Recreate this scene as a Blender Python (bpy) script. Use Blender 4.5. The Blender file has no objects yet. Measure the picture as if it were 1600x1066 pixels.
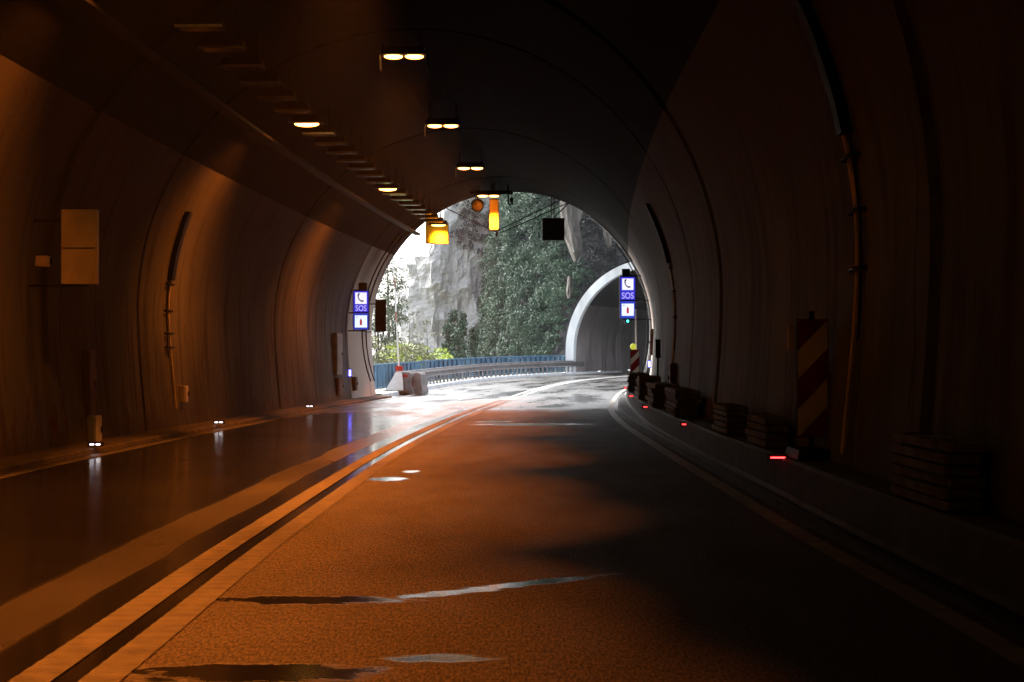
import bpy, bmesh, math, random
import numpy as np
from mathutils import Vector, noise, Matrix
C = bpy.context.scene.collection
S = bpy.context.scene
PI = math.pi

# ---------------------------------------------------------------- camera, world, sun, exposure
F = 2400.0; CAMH = 1.3; HY = 560.0
cd = bpy.data.cameras.new('camera'); cam = bpy.data.objects.new('camera', cd); C.objects.link(cam)
cam.location = (0, 0, CAMH); cam.rotation_euler = (PI/2, 0, 0)
cd.sensor_width = 36; cd.lens = 36*F/1600; cd.shift_y = (HY-533)/1600
cd.clip_start = 0.05; cd.clip_end = 5000
cd.dof.use_dof = False
S.camera = cam
SUN_EL, SUN_AZ = math.radians(42), math.radians(320)
w = bpy.data.worlds.new('World'); S.world = w; w.use_nodes = True
nt = w.node_tree; bg = nt.nodes['Background']
sky = nt.nodes.new('ShaderNodeTexSky'); sky.sky_type = 'NISHITA'; sky.sun_disc = False
sky.sun_elevation = SUN_EL; sky.sun_rotation = SUN_AZ; sky.air_density = 1.0; sky.dust_density = 4.0; sky.ozone_density = 1.0
hs = nt.nodes.new('ShaderNodeHueSaturation'); hs.inputs['Saturation'].default_value = .35      # grey overcast daylight
nt.links.new(sky.outputs[0], hs.inputs['Color']); nt.links.new(hs.outputs[0], bg.inputs[0]); bg.inputs[1].default_value = 0.15
sl = bpy.data.lights.new('sun', 'SUN'); sl.energy = 1.5; sl.angle = math.radians(50); sl.color = (1, .97, .92)
so = bpy.data.objects.new('sun', sl); C.objects.link(so)
sd = Vector((math.sin(SUN_AZ)*math.cos(SUN_EL), math.cos(SUN_AZ)*math.cos(SUN_EL), math.sin(SUN_EL)))
so.rotation_euler = sd.to_track_quat('Z', 'Y').to_euler(); so.location = (0, -20, 60)
vs = S.view_settings; S.display_settings.display_device = 'sRGB'
vs.view_transform = 'Standard'; vs.look = 'None'; vs.exposure = 2.2; vs.gamma = 1; vs.use_curve_mapping = False
S.cycles.use_denoising = True
S.cycles.max_bounces = 8; S.cycles.diffuse_bounces = 4; S.cycles.glossy_bounces = 4
S.cycles.sample_clamp_indirect = 4.0; S.cycles.caustics_reflective = False; S.cycles.caustics_refractive = False

# ---------------------------------------------------------------- route of the road
AX = [(-60, -1.8), (-20, -1.8), (6, -1.8), (11, -1.83), (22, -1.68), (34.7, -1.10), (44.6, -.42), (50.5, .04), (56, .52),
      (61, 1.08), (66, 1.87), (71, 3.0), (76, 4.5), (81, 6.25), (86, 8.2), (95, 12.0), (110, 19.0), (130, 29.5)]
GR = [(-60, 0), (50, 0), (56, .03), (61, .08), (66, .16), (71, .25), (76, .32), (81, .37), (86, .4), (110, .5), (130, .55)]
def herm(T, y):
    n = len(T)
    if y <= T[0][0]: return T[0][1]
    if y >= T[-1][0]:
        (a, b), (c, d) = T[-2], T[-1]; return d+(y-c)*(d-b)/(c-a)
    for i in range(n-1):
        if T[i][0] <= y <= T[i+1][0]: break
    def m(k):
        if k == 0: return (T[1][1]-T[0][1])/(T[1][0]-T[0][0])
        if k == n-1: return (T[-1][1]-T[-2][1])/(T[-1][0]-T[-2][0])
        return (T[k+1][1]-T[k-1][1])/(T[k+1][0]-T[k-1][0])
    h = T[i+1][0]-T[i][0]; t = (y-T[i][0])/h
    return ((2*t**3-3*t**2+1)*T[i][1]+(t**3-2*t**2+t)*h*m(i)+(-2*t**3+3*t**2)*T[i+1][1]+(t**3-t**2)*h*m(i+1))
def axis(y): return herm(AX, y)
def grade(y): return herm(GR, y)
def nrm(y):
    s = (axis(y+.5)-axis(y-.5)); L = math.hypot(1, s); return (1/L, -s/L)
def P(y, off, z=0.0):
    n = nrm(y); return Vector((axis(y)+off*n[0], y+off*n[1], z+grade(y)))
def yaw(y):                       # rotation about z that turns +Y along the road
    n = nrm(y); return math.atan2(n[1], n[0])
def at(px, py, Y):                # a point of the photograph at distance Y
    return Vector(((px-800)*Y/F, Y, CAMH+(HY-py)*Y/F))

# ---------------------------------------------------------------- materials
MATS = {}
def N(nt, t, **k):
    n = nt.nodes.new(t)
    for a, b in k.items(): setattr(n, a, b)
    return n
def mat(name, col, rough=.6, metal=0, var=.25, scale=6, bump=.1, bscale=40, emit=None, es=1, col2=None, stretch=None, spec=.25):
    if name in MATS: return MATS[name]
    m = bpy.data.materials.new(name); m.use_nodes = True; nt = m.node_tree; b = nt.nodes['Principled BSDF']; L = nt.links
    b.inputs['Roughness'].default_value = rough; b.inputs['Metallic'].default_value = metal
    b.inputs['Base Color'].default_value = (*col, 1); b.inputs['Specular IOR Level'].default_value = spec
    tc = N(nt, 'ShaderNodeTexCoord'); src = tc.outputs['Object']
    if stretch:
        mp = N(nt, 'ShaderNodeMapping'); mp.inputs['Scale'].default_value = stretch; L.new(src, mp.inputs[0]); src = mp.outputs[0]
    if var > 0:
        n = N(nt, 'ShaderNodeTexNoise'); n.inputs['Scale'].default_value = scale; n.inputs['Detail'].default_value = 6; L.new(src, n.inputs[0])
        r = N(nt, 'ShaderNodeValToRGB'); r.color_ramp.elements[0].position = .3; r.color_ramp.elements[1].position = .7
        c2 = col2 or tuple(c*(1-var) for c in col)
        r.color_ramp.elements[0].color = (*c2, 1); r.color_ramp.elements[1].color = (*(min(1, c*(1+var*.3)) for c in col), 1)
        L.new(n.outputs[0], r.inputs[0]); L.new(r.outputs[0], b.inputs['Base Color'])
        mr = N(nt, 'ShaderNodeMapRange'); mr.inputs[3].default_value = max(.03, rough-.12); mr.inputs[4].default_value = min(1, rough+.12)
        L.new(n.outputs[0], mr.inputs[0]); L.new(mr.outputs[0], b.inputs['Roughness'])
    if bump > 0:
        n2 = N(nt, 'ShaderNodeTexNoise'); n2.inputs['Scale'].default_value = bscale; n2.inputs['Detail'].default_value = 4; L.new(src, n2.inputs[0])
        bp = N(nt, 'ShaderNodeBump'); bp.inputs['Strength'].default_value = bump; bp.inputs['Distance'].default_value = .02
        L.new(n2.outputs[0], bp.inputs['Height']); L.new(bp.outputs[0], b.inputs['Normal'])
    if emit:
        b.inputs['Emission Color'].default_value = (*emit, 1); b.inputs['Emission Strength'].default_value = es
    MATS[name] = m; return m

# small expression helper for node graphs
class G:
    def __init__(s, nt): s.nt = nt
    def m(s, op, a, b=None, c=None, clamp=False):
        n = s.nt.nodes.new('ShaderNodeMath'); n.operation = op; n.use_clamp = clamp
        for i, v in enumerate((a, b, c)):
            if v is None: continue
            if isinstance(v, (int, float)): n.inputs[i].default_value = v
            else: s.nt.links.new(v, n.inputs[i])
        return n.outputs[0]
    def ss(s, v, a, b, lo=0., hi=1.):
        n = s.nt.nodes.new('ShaderNodeMapRange'); n.interpolation_type = 'SMOOTHSTEP'
        s.nt.links.new(v, n.inputs[0])
        for i, x in enumerate((a, b, lo, hi)): n.inputs[i+1].default_value = x
        return n.outputs[0]
    def noise(s, vec, scale, detail=3, sx=(1, 1, 1), rough=.5):
        mp = s.nt.nodes.new('ShaderNodeMapping'); mp.inputs['Scale'].default_value = sx; s.nt.links.new(vec, mp.inputs[0])
        n = s.nt.nodes.new('ShaderNodeTexNoise'); n.inputs['Scale'].default_value = scale; n.inputs['Detail'].default_value = detail
        n.inputs['Roughness'].default_value = rough
        s.nt.links.new(mp.outputs[0], n.inputs[0]); return n.outputs[0]
    def mix(s, f, a, b):
        n = s.nt.nodes.new('ShaderNodeMix'); n.data_type = 'RGBA'
        if isinstance(f, (int, float)): n.inputs[0].default_value = f
        else: s.nt.links.new(f, n.inputs[0])
        for i, v in ((6, a), (7, b)):
            if isinstance(v, tuple): n.inputs[i].default_value = (*v, 1)
            else: s.nt.links.new(v, n.inputs[i])
        return n.outputs[2]

def road_material():
    m = bpy.data.materials.new('asphalt'); m.use_nodes = True; nt = m.node_tree; b = nt.nodes['Principled BSDF']; L = nt.links; g = G(nt)
    uv = N(nt, 'ShaderNodeUVMap'); uv.uv_map = 'road'
    sp = N(nt, 'ShaderNodeSeparateXYZ'); L.new(uv.outputs[0], sp.inputs[0]); u0, v = sp.outputs[0], sp.outputs[1]
    wob = g.noise(uv.outputs[0], .9, 3, (1, .25, 1)); u = g.m('ADD', u0, g.m('MULTIPLY', g.m('SUBTRACT', wob, .5), .28))
    # damp bands: left lane, the gap between the lines, everything near and past the portal
    left = g.m('MULTIPLY', g.ss(u, -.92, -.76, 1, 0), g.ss(u, -4.1, -3.75, 0, 1))
    chan = g.m('MULTIPLY', g.ss(u, -.56, -.46, 0, 1), g.ss(u, .06, .12, 1, 0))
    nz = g.noise(uv.outputs[0], .55, 4, (1, .35, 1))
    vv = g.m('ADD', v, g.m('MULTIPLY', g.m('SUBTRACT', nz, .5), 9.0))
    outs = g.ss(vv, 36.5, 41.0, 0, 1); glare = g.ss(vv, 30, 38, 0, 1)
    semi = g.m('MULTIPLY', g.m('MULTIPLY', g.ss(u, -1.0, -.9, 0, 1), g.ss(u, -.46, -.40, 1, 0)), .72)
    wet = g.m('MAXIMUM', g.m('MAXIMUM', g.m('MAXIMUM', left, chan), outs), semi)
    # puddles at transverse joints: (offset centre, distance, half width, half length, slant)
    pn = g.noise(uv.outputs[0], 5, 6, (1, 1.6, 1), .65)
    pud = None
    for (cu, cv, a, h, sl) in [(.73, 8.28, .62, .16, 0), (1.75, 8.75, .72, .13, .75), (.72, 6.37, .60, .22, 0), (1.5, 6.67, .26, .10, 0),
                               (.45, 16.6, .24, .32, 0), (.62, 17.7, .12, .2, 0), (1.75, 30.4, 1.2, .45, .15), (.9, 31.6, .4, .3, 0)]:
        du = g.m('SUBTRACT', u0, cu); dv = g.m('SUBTRACT', g.m('SUBTRACT', v, cv), g.m('MULTIPLY', du, sl))
        r = g.m('ADD', g.m('POWER', g.m('ABSOLUTE', g.m('DIVIDE', du, a)), 2.0), g.m('POWER', g.m('ABSOLUTE', g.m('DIVIDE', dv, h)), 2.0))
        r = g.m('ADD', r, g.m('MULTIPLY', g.m('SUBTRACT', pn, .5), 3.2))
        k = g.ss(r, .35, 1.3, 1, 0); pud = k if pud is None else g.m('MAXIMUM', pud, k)
    patch = g.noise(uv.outputs[0], 1.1, 5, (1, .4, 1))
    wetv = g.m('MULTIPLY', wet, g.ss(patch, .25, .5, .92, 1.0))
    wetall = g.m('MAXIMUM', wetv, pud)
    fine = g.noise(uv.outputs[0], 75, 4, (1, .22, 1), .8); med = g.noise(uv.outputs[0], 2.2, 6, (1, .3, 1)); tread = g.noise(uv.outputs[0], 1.0, 3, (1, .04, 1))
    dry = g.mix(g.ss(fine, .35, .68), (.014, .012, .011), (.14, .125, .11))
    dry = g.mix(g.ss(med, .3, .75, 0, .3), dry, (.03, .027, .024))
    col = g.mix(g.m('MULTIPLY', wetall, .96), dry, (.005, .005, .006))
    L.new(col, b.inputs['Base Color'])
    rd = g.ss(g.m('ADD', med, g.m('MULTIPLY', tread, .6)), .5, 1.1, .60, .75)
    rw = g.m('ADD', g.ss(patch, .35, .7, .11, .19), g.m('MULTIPLY', g.m('MULTIPLY', glare, g.m('SUBTRACT', 1.0, pud)), g.ss(g.noise(uv.outputs[0], .7, 5, (1, .22, 1), .6), .36, .64, .05, .33)))
    rg = N(nt, 'ShaderNodeMix'); rg.data_type = 'FLOAT'; L.new(wetall, rg.inputs[0]); L.new(rd, rg.inputs[2]); L.new(rw, rg.inputs[3])
    L.new(rg.outputs[0], b.inputs['Roughness'])
    L.new(g.ss(wetall, 0, 1, .07, .8), b.inputs['Specular IOR Level'])
    hgt = g.m('ADD', g.m('MULTIPLY', fine, g.ss(wetall, 0, 1, 1, .05)), g.m('MULTIPLY', g.noise(uv.outputs[0], 9, 3, (1, .5, 1)), .25))
    bp = N(nt, 'ShaderNodeBump'); bp.inputs['Distance'].default_value = .006
    rip = g.ss(v, 43, 50, 0, .25); L.new(g.m('ADD', g.ss(wetall, 0, 1, .9, .12), rip), bp.inputs['Strength']); L.new(hgt, bp.inputs['Height']); L.new(bp.outputs[0], b.inputs['Normal'])
    return m

def wall_material(kk=1.0, tint=(1, .96, .93)):
    m = bpy.data.materials.new('painted_concrete_wall'); m.use_nodes = True; nt = m.node_tree; b = nt.nodes['Principled BSDF']; L = nt.links; g = G(nt)
    uv = N(nt, 'ShaderNodeUVMap'); uv.uv_map = 'road'      # u = height, v = distance
    sp = N(nt, 'ShaderNodeSeparateXYZ'); L.new(uv.outputs[0], sp.inputs[0]); z, v = sp.outputs[0], sp.outputs[1]
    V = uv.outputs[0]
    big = g.noise(V, .5, 5, (.5, 1, 1)); st = g.noise(V, 2.6, 5, (.10, 1, 1), .6); st2 = g.noise(V, 9, 4, (.12, 1, 1), .6)
    col = g.mix(g.ss(big, .3, .7), tuple(c*kk*t for c, t in zip((.105, .105, .105), tint)), tuple(c*kk*t for c, t in zip((.20, .20, .20), tint)))
    col = g.mix(g.m('MULTIPLY', g.ss(st, .48, .66), .6), col, (.05, .038, .032)); col = g.mix(g.m('MULTIPLY', g.ss(st2, .55, .7), .5), col, (.045, .035, .03))
    # crisp run-down cracks
    dist = g.m('ADD', v, g.m('MULTIPLY', g.noise(V, 1.3, 4, (1, .3, 1)), .5))
    cr = g.m('ABSOLUTE', g.m('SUBTRACT', g.m('FRACT', g.m('DIVIDE', dist, 1.62)), .5))
    crk = g.m('MULTIPLY', g.ss(cr, .008, .024, 1, 0), g.m('MULTIPLY', g.ss(g.noise(V, .55, 3, (.7, 1, 1)), .44, .56), g.ss(z, 2.0, 4.2, 1, 0)))
    col = g.mix(g.m('MULTIPLY', crk, .85), col, (.05, .04, .035))
    rust = g.m('MULTIPLY', g.ss(g.m('SUBTRACT', g.noise(V, 5, 5, (.35, 1, 1)), g.m('MULTIPLY', z, .16)), .47, .55), g.ss(st2, .4, .6))
    col = g.mix(g.m('MULTIPLY', rust, .85), col, (.12, .05, .02))
    low = g.m('MULTIPLY', g.ss(g.m('ADD', z, g.m('MULTIPLY', g.m('SUBTRACT', st2, .5), .9)), .05, .45, 1, 0), .7)
    col = g.mix(low, col, (.10, .085, .07))
    last = g.m('MULTIPLY', g.ss(v, 46.2, 46.25, 0, 1), g.ss(v, 60, 60.1, 1, 0)); col = g.mix(g.m('MULTIPLY', last, .8), col, (.62, .52, .47))      # paler paint of the last block, with portal daylight put into its colour
    upper_dark = g.m('MULTIPLY', g.ss(z, 1.6, 4.7, 0, 1), g.ss(big, .3, .65, .55, .95))  # walls darken unevenly towards the ceiling
    col = g.mix(upper_dark, col, (.055, .044, .037))
    L.new(col, b.inputs['Base Color']); b.inputs['Roughness'].default_value = .85; b.inputs['Specular IOR Level'].default_value = .05
    bp = N(nt, 'ShaderNodeBump'); bp.inputs['Strength'].default_value = .35; bp.inputs['Distance'].default_value = .02
    h = g.m('ADD', g.m('MULTIPLY', st, 1.2), g.m('SUBTRACT', g.noise(V, 22, 4), crk)); L.new(h, bp.inputs['Height']); L.new(bp.outputs[0], b.inputs['Normal'])
    return m

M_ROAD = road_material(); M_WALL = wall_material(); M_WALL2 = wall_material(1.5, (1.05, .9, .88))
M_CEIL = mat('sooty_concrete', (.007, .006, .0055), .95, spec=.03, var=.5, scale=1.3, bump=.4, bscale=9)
M_CONC = mat('concrete', (.24, .24, .245), .8, var=.4, scale=3, bump=.3, bscale=30)
M_DIRTC = mat('dirty_concrete', (.12, .105, .09), .8, spec=.1, var=.5, scale=4, bump=.5, bscale=30)
M_PALE = mat('pale_concrete', (.74, .75, .76), .7, var=.25, scale=2.5, bump=.2, bscale=20)
M_KERB = mat('kerb_stone', (.085, .082, .08), .75, spec=.1, var=.45, scale=5, bump=.4, bscale=40)
M_DARK = mat('dark_metal', (.020, .018, .018), .6, 0, spec=.12, var=.4, scale=8)
M_BLACK = mat('black_plastic', (.010, .010, .010), .6, spec=.06, var=.3, scale=8)
M_GALV = mat('galvanised_steel', (.42, .43, .44), .42, .85, var=.4, scale=7)
M_RAILM = mat('weathered_steel', (.30, .29, .29), .5, .6, var=.5, scale=5)
M_BLUE = mat('blue_paint', (.065, .17, .27), .5, 0, var=.45, scale=3, bump=.15)
M_WHITE = mat('white_paint', (.78, .78, .76), .5, var=.12, scale=5)
M_RED = mat('red_paint', (.45, .035, .02), .45, var=.3, scale=6)
M_DRED = mat('dull_red_reflective', (.34, .018, .014), .5, var=.3, scale=6)
M_TAN = mat('dirty_white_reflective', (.97, .95, .88), .5, var=.12, scale=5)
M_SIGNB = mat('sign_back_ochre', (.95, .78, .48), .55, var=.2, scale=4)
M_PINK = mat('hatch_paint', (.42, .33, .29), .6, var=.4, scale=4)
M_RUSTB = mat('rusty_cover', (.16, .075, .04), .7, var=.5, scale=6)
M_LINE = mat('road_paint', (.085, .078, .068), .6, var=.5, scale=7, bump=.6, bscale=60, col2=(.024, .021, .018), spec=.3)
M_SLAB = mat('weathered_slab', (.21, .19, .165), .85, spec=.08, var=.6, scale=6, bump=.5, bscale=30)
M_LENS = mat('sodium_lens', (.9, .6, .3), .3, var=0, bump=0, emit=(1, .42, .07), es=7)
_nt = M_LENS.node_tree; _lw = _nt.nodes.new('ShaderNodeLayerWeight'); _lw.inputs[0].default_value = .5; _g = G(_nt)
_nt.links.new(_g.mix(_g.ss(_lw.outputs['Facing'], .55, 1.0), (1, .42, .07), (.9, .16, .01)), _nt.nodes['Principled BSDF'].inputs['Emission Color'])
_nt.links.new(_g.ss(_lw.outputs['Facing'], .6, 1.0, 4.0, .4), _nt.nodes['Principled BSDF'].inputs['Emission Strength'])
M_SGBLUE = mat('sign_blue_lit', (.02, .02, .3), .4, var=0, bump=0, emit=(.05, .045, .8), es=.17)
M_SGBLUE2 = mat('sign_blue_rim', (.02, .02, .3), .4, var=0, bump=0, emit=(.05, .09, .8), es=.14)
M_SGWH = mat('sign_white_lit', (.8, .8, .9), .4, var=0, bump=0, emit=(.86, .84, 1), es=.24)
M_SGWH2 = mat('sign_white_cool', (.8, .8, .9), .4, var=0, bump=0, emit=(.78, .9, 1), es=.24)
M_SGLIL = mat('sign_letter_lit', (.6, .55, .9), .4, var=0, bump=0, emit=(.55, .50, 1), es=.2)
M_SGRED = mat('sign_red_lit', (.3, .01, .02), .4, var=0, bump=0, emit=(.22, .005, .02), es=.4)
M_SGBLK = mat('sign_black', (.01, .01, .012), .5, var=0, bump=0)
M_LEDR = mat('led_red', (.5, .02, .02), .3, var=0, bump=0, emit=(1, .03, .03), es=2.2)
M_LEDW = mat('led_white', (.8, .8, .8), .3, var=0, bump=0, emit=(1, .93, .97), es=2.0)
M_LEDB = mat('led_blue', (.2, .3, .9), .3, var=0, bump=0, emit=(.12, .12, 1), es=2.4)
M_LEDG = mat('led_green', (.1, .8, .6), .3, var=0, bump=0, emit=(.06, .9, .62), es=1.2)
M_LEDY = mat('lamp_yellow', (.75, .8, .08), .25, var=0, bump=0, emit=(.8, .85, .08), es=.12)
M_GLASS = mat('dark_glass', (.02, .02, .02), .08, var=0, bump=0)

# ---------------------------------------------------------------- mesh helpers
def link(name, me, m=None, parent=None):
    if m is not None and len(me.materials) == 0: me.materials.append(m)
    o = bpy.data.objects.new(name, me); C.objects.link(o)
    if parent is not None: o.parent = parent
    return o
def tag(o, label=None, cat=None, group=None, kind=None):
    if label: o['label'] = label
    if cat: o['category'] = cat
    if group: o['group'] = group
    if kind: o['kind'] = kind
    return o
def empty(name, loc, rz=0):
    o = bpy.data.objects.new(name, None); C.objects.link(o); o.empty_display_size = .2
    o.location = loc; o.rotation_euler = (0, 0, rz); return o
class MB:
    def __init__(s): s.v = []; s.f = []; s.mi = []
    def raw(s, vs, fs, mi=0):
        n = len(s.v); s.v += [tuple(v) for v in vs]; s.f += [tuple(i+n for i in f) for f in fs]; s.mi += [mi]*len(fs); return s
    def box(s, c, d, rz=0, taper=1., rx=0, mi=0, bevel=.0):
        x, y, z = d[0]/2, d[1]/2, d[2]/2; M = Matrix.Rotation(rz, 3, 'Z') @ Matrix.Rotation(rx, 3, 'X')
        b = min(bevel, x*.9, y*.9)
        vs = []
        for sz in (-1, 1):
            k = taper if sz > 0 else 1
            if b > 0:
                for (sx, sy, o) in ((-1, -1, 0), (-1, -1, 1), (1, -1, 1), (1, -1, 0), (1, 1, 0), (1, 1, 1), (-1, 1, 1), (-1, 1, 0)):
                    px_, py_ = sx*x, sy*y
                    if o == 0: py_ -= sy*b
                    else: px_ -= sx*b
                    vs.append(Vector(c)+M @ Vector((px_*k, py_*k, sz*z)))
            else:
                for (sx, sy) in ((-1, -1), (1, -1), (1, 1), (-1, 1)): vs.append(Vector(c)+M @ Vector((sx*x*k, sy*y*k, sz*z)))
        n = len(vs)//2
        fs = [tuple(reversed(range(n))), tuple(range(n, 2*n))]+[(i, (i+1) % n, n+(i+1) % n, n+i) for i in range(n)]
        return s.raw(vs, fs, mi)
    def tube(s, pts, r, seg=8, mi=0, cap=True):
        pts = [Vector(p) for p in pts]; rs = r if isinstance(r, (list, tuple)) else [r]*len(pts); vs = []; up0 = Vector((.31, .17, .93))
        for i, p in enumerate(pts):
            t = (pts[min(i+1, len(pts)-1)]-pts[max(i-1, 0)]).normalized()
            a = t.cross(up0); a = a.normalized() if a.length > 1e-4 else t.cross(Vector((1, 0, 0))).normalized(); b = t.cross(a)
            for k in range(seg): an = 2*PI*k/seg; vs.append(p+(a*math.cos(an)+b*math.sin(an))*rs[i])
        fs = []
        for i in range(len(pts)-1):
            for k in range(seg): k2 = (k+1) % seg; fs.append((i*seg+k, i*seg+k2, (i+1)*seg+k2, (i+1)*seg+k))
        if cap: fs.append(tuple(reversed(range(seg)))); fs.append(tuple(range((len(pts)-1)*seg, len(pts)*seg)))
        return s.raw(vs, fs, mi)
    def prism(s, poly, y0, y1, mi=0, M=None):     # polygon in xz, extruded along y
        n = len(poly); vs = [Vector((x, y0, z)) for x, z in poly]+[Vector((x, y1, z)) for x, z in poly]
        if M: vs = [M @ v for v in vs]
        return s.raw(vs, [tuple(range(n)), tuple(reversed(range(n, 2*n)))]+[(i, n+i, n+(i+1) % n, (i+1) % n) for i in range(n)], mi)
    def ball(s, c, r, sc=(1, 1, 1), seg=12, rings=8, mi=0):
        vs = []; fs = []
        for i in range(rings+1):
            th = PI*i/rings
            for k in range(seg):
                a = 2*PI*k/seg; vs.append(Vector(c)+Vector((r*sc[0]*math.sin(th)*math.cos(a), r*sc[1]*math.sin(th)*math.sin(a), r*sc[2]*math.cos(th))))
        for i in range(rings):
            for k in range(seg): k2 = (k+1) % seg; fs.append((i*seg+k, (i+1)*seg+k, (i+1)*seg+k2, i*seg+k2))
        return s.raw(vs, fs, mi)
    def build(s, name, m, parent=None, smooth=False):
        me = bpy.data.meshes.new(name); me.from_pydata(s.v, [], s.f)
        for mm in (m if isinstance(m, (list, tuple)) else [m]): me.materials.append(mm)
        if any(s.mi): me.polygons.foreach_set('material_index', s.mi)
        bm = bmesh.new(); bm.from_mesh(me); bmesh.ops.remove_doubles(bm, verts=bm.verts, dist=1e-6); bmesh.ops.recalc_face_normals(bm, faces=bm.faces); bm.to_mesh(me); bm.free()
        if smooth: me.polygons.foreach_set('use_smooth', [True]*len(me.polygons))
        me.update(); return link(name, me, None, parent)
def box(name, c, d, m, parent=None, **k): return MB().box(c, d, **k).build(name, m, parent)

def sweep(name, prof, ys, m, parent=None, uvmode='off', closed=False, offs=None, smooth=False):
    """prof = [(offset, z)...] swept along the road at distances ys; uv 'road' = (offset or z, distance)"""
    vs = []; uvv = []
    for y in ys:
        pr = prof(y) if callable(prof) else prof
        for (o, z) in pr: vs.append(P(y, o, z)); uvv.append((o if uvmode == 'off' else z, y))
    n = len(vs)//len(ys); fs = []
    for i in range(len(ys)-1):
        for k in range(n if closed else n-1): k2 = (k+1) % n; fs.append((i*n+k, i*n+k2, (i+1)*n+k2, (i+1)*n+k))
    if closed: fs.append(tuple(reversed(range(n)))); fs.append(tuple(range((len(ys)-1)*n, len(ys)*n)))
    me = bpy.data.meshes.new(name); me.from_pydata([tuple(v) for v in vs], [], fs); me.materials.append(m)
    uvl = me.uv_layers.new(name='road')
    for l in me.loops: uvl.data[l.index].uv = uvv[l.vertex_index]
    if smooth: me.polygons.foreach_set('use_smooth', [True]*len(me.polygons))
    me.update(); return link(name, me, None, parent)
def rng(a, b, st): n = max(1, int(round((b-a)/st))); return [a+(b-a)*i/n for i in range(n+1)]

# ---------------------------------------------------------------- setting: ground, road, walkways
YP = 50.5        # exit portal of the near tunnel
Y2 = 86.0        # entrance portal of the far tunnel
RT, ZC, CO = 4.63, 2.14, -.08
def hw(z):       # half width of the tunnel at height z
    if z < ZC: return RT-.16*((ZC-z)/ZC)**1.6
    return math.sqrt(max(0, RT*RT-(z-ZC)**2))
me = bpy.data.meshes.new('ground')
gv = []; gf = []; gn = 60
for i in range(gn+1):
    for j in range(gn+1):
        a = (i/gn*2-1); b = (j/gn*2-1); x = 1500*a*abs(a)**1.5; y = 60+1500*b*abs(b)**1.5
        gv.append((x, y, -4.0+noise.noise((x*.02, y*.02, 3))*1.0))
for i in range(gn):
    for j in range(gn): q = i*(gn+1)+j; gf.append((q, q+gn+1, q+gn+2, q+1))
me.from_pydata(gv, [], gf); M_GRASSG = mat('grass_ground', (.05, .07, .03), .9, var=.5, scale=.4, bump=.5, bscale=3)
tag(link('ground', me, M_GRASSG), kind='structure')

road = sweep('road', [(o, 0) for o in rng(-4.7, 4.7, .4)], rng(-60, 125, 1.0), M_ROAD); tag(road, kind='structure')
def edge_off(y):        # right-hand edge line moves in towards the portal
    return herm([(-60, 4.02), (8, 4.02), (12, 3.96), (17, 3.92), (23.6, 3.78), (31, 3.52), (39, 3.35), (50, 3.35), (70, 3.5), (130, 3.5)], y)
def kerb_off(y): return herm([(-60, 4.2), (12, 4.13), (20, 4.05), (28, 3.9), (35, 3.84), (43, 3.74), (51, 3.72), (130, 3.9)], y)
# right walkway: low kerb foot, gutter, upright face, walking surface
wk = sweep('walkway', lambda y: [(edge_off(y)+.16, -.02), (edge_off(y)+.165, .085), (edge_off(y)+.2, .11), (kerb_off(y)-.03, .14), (kerb_off(y), .17),
      (kerb_off(y)+.01, .43), (kerb_off(y)+.035, .455), (4.66, .46)], rng(-60, YP-.4, .8), M_KERB); tag(wk, kind='structure')
wk = sweep('walkway', lambda y: [(-4.02, -.02), (-4.03, .05), (-4.06, .07), (-4.66, .082)], rng(-60, YP, .8), M_DIRTC); tag(wk, kind='structure')
# bridge kerbs past the portal
bk = sweep('bridge_kerb', [(-5.6, -1.2), (-5.6, .10), (-4.42, .13), (-4.36, .11), (-4.34, -.02), (-4.2, -.3)], rng(YP-.02, 92, 1.0), M_PALE); tag(bk, kind='structure')
bk = sweep('bridge_kerb', lambda y: [(edge_off(y)+.3, -.1), (edge_off(y)+.3, .11), (edge_off(y)+.36, .13), (6.2, .13), (6.2, -1.2)], rng(YP-.38, 92, 1.0), M_PALE); tag(bk, kind='structure')

def strip(name, o0, o1, ys, m, z=.005, lab=None):
    return sweep(name, lambda y: [((o0(y) if callable(o0) else o0), z), ((o1(y) if callable(o1) else o1), z)], ys, m)
def ribbed(name, o0, o1, y0, y1):      # profiled centre line: thin base with raised ribs
    mb = MB(); ys = rng(y0, y1, .8)
    for i in range(len(ys)-1):
        a, b = ys[i], ys[i+1]; q = [P(a, o0, .005), P(a, o1, .005), P(b, o1, .005), P(b, o0, .005)]; mb.raw(q, [(0, 1, 2, 3)])
    y = y0
    while y < y1:
        h = .0075; p = [P(y, o0, .005), P(y, o1, .005), P(y+.035, o1, h), P(y+.035, o0, h), P(y+.095, o1, h), P(y+.095, o0, h), P(y+.125, o1, .005), P(y+.125, o0, .005)]
        mb.raw(p, [(0, 1, 2, 3), (3, 2, 4, 5), (5, 4, 6, 7)])
        y += .155
    o = mb.build(name, M_LINE); o['kind'] = 'structure'; return o
ribbed('centre_line', -.225, -.055, 2.0, 48); ribbed('centre_line', .055, .225, 2.0, 48)
M_LINEW = mat('daylit_road_paint', (.62, .62, .60), .22, var=.2, scale=4, bump=.1, spec=.5)  # line paint past the portal, daylight and wet glare put into its colour
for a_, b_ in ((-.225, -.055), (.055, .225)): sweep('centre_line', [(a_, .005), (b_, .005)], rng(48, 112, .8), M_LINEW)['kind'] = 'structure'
o = strip('edge_line', lambda y: edge_off(y)-.08, lambda y: edge_off(y)+.07, rng(1, 112, .8), mat('edge_paint', (.30, .28, .24), .6, var=.5, scale=5, spec=.2)); o['kind'] = 'structure'
o = strip('edge_line', -3.86, -3.73, rng(1, 112, .8), mat('worn_paint', (.16, .15, .13), .6, var=.7, scale=5, bump=.4)); o['kind'] = 'structure'

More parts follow.
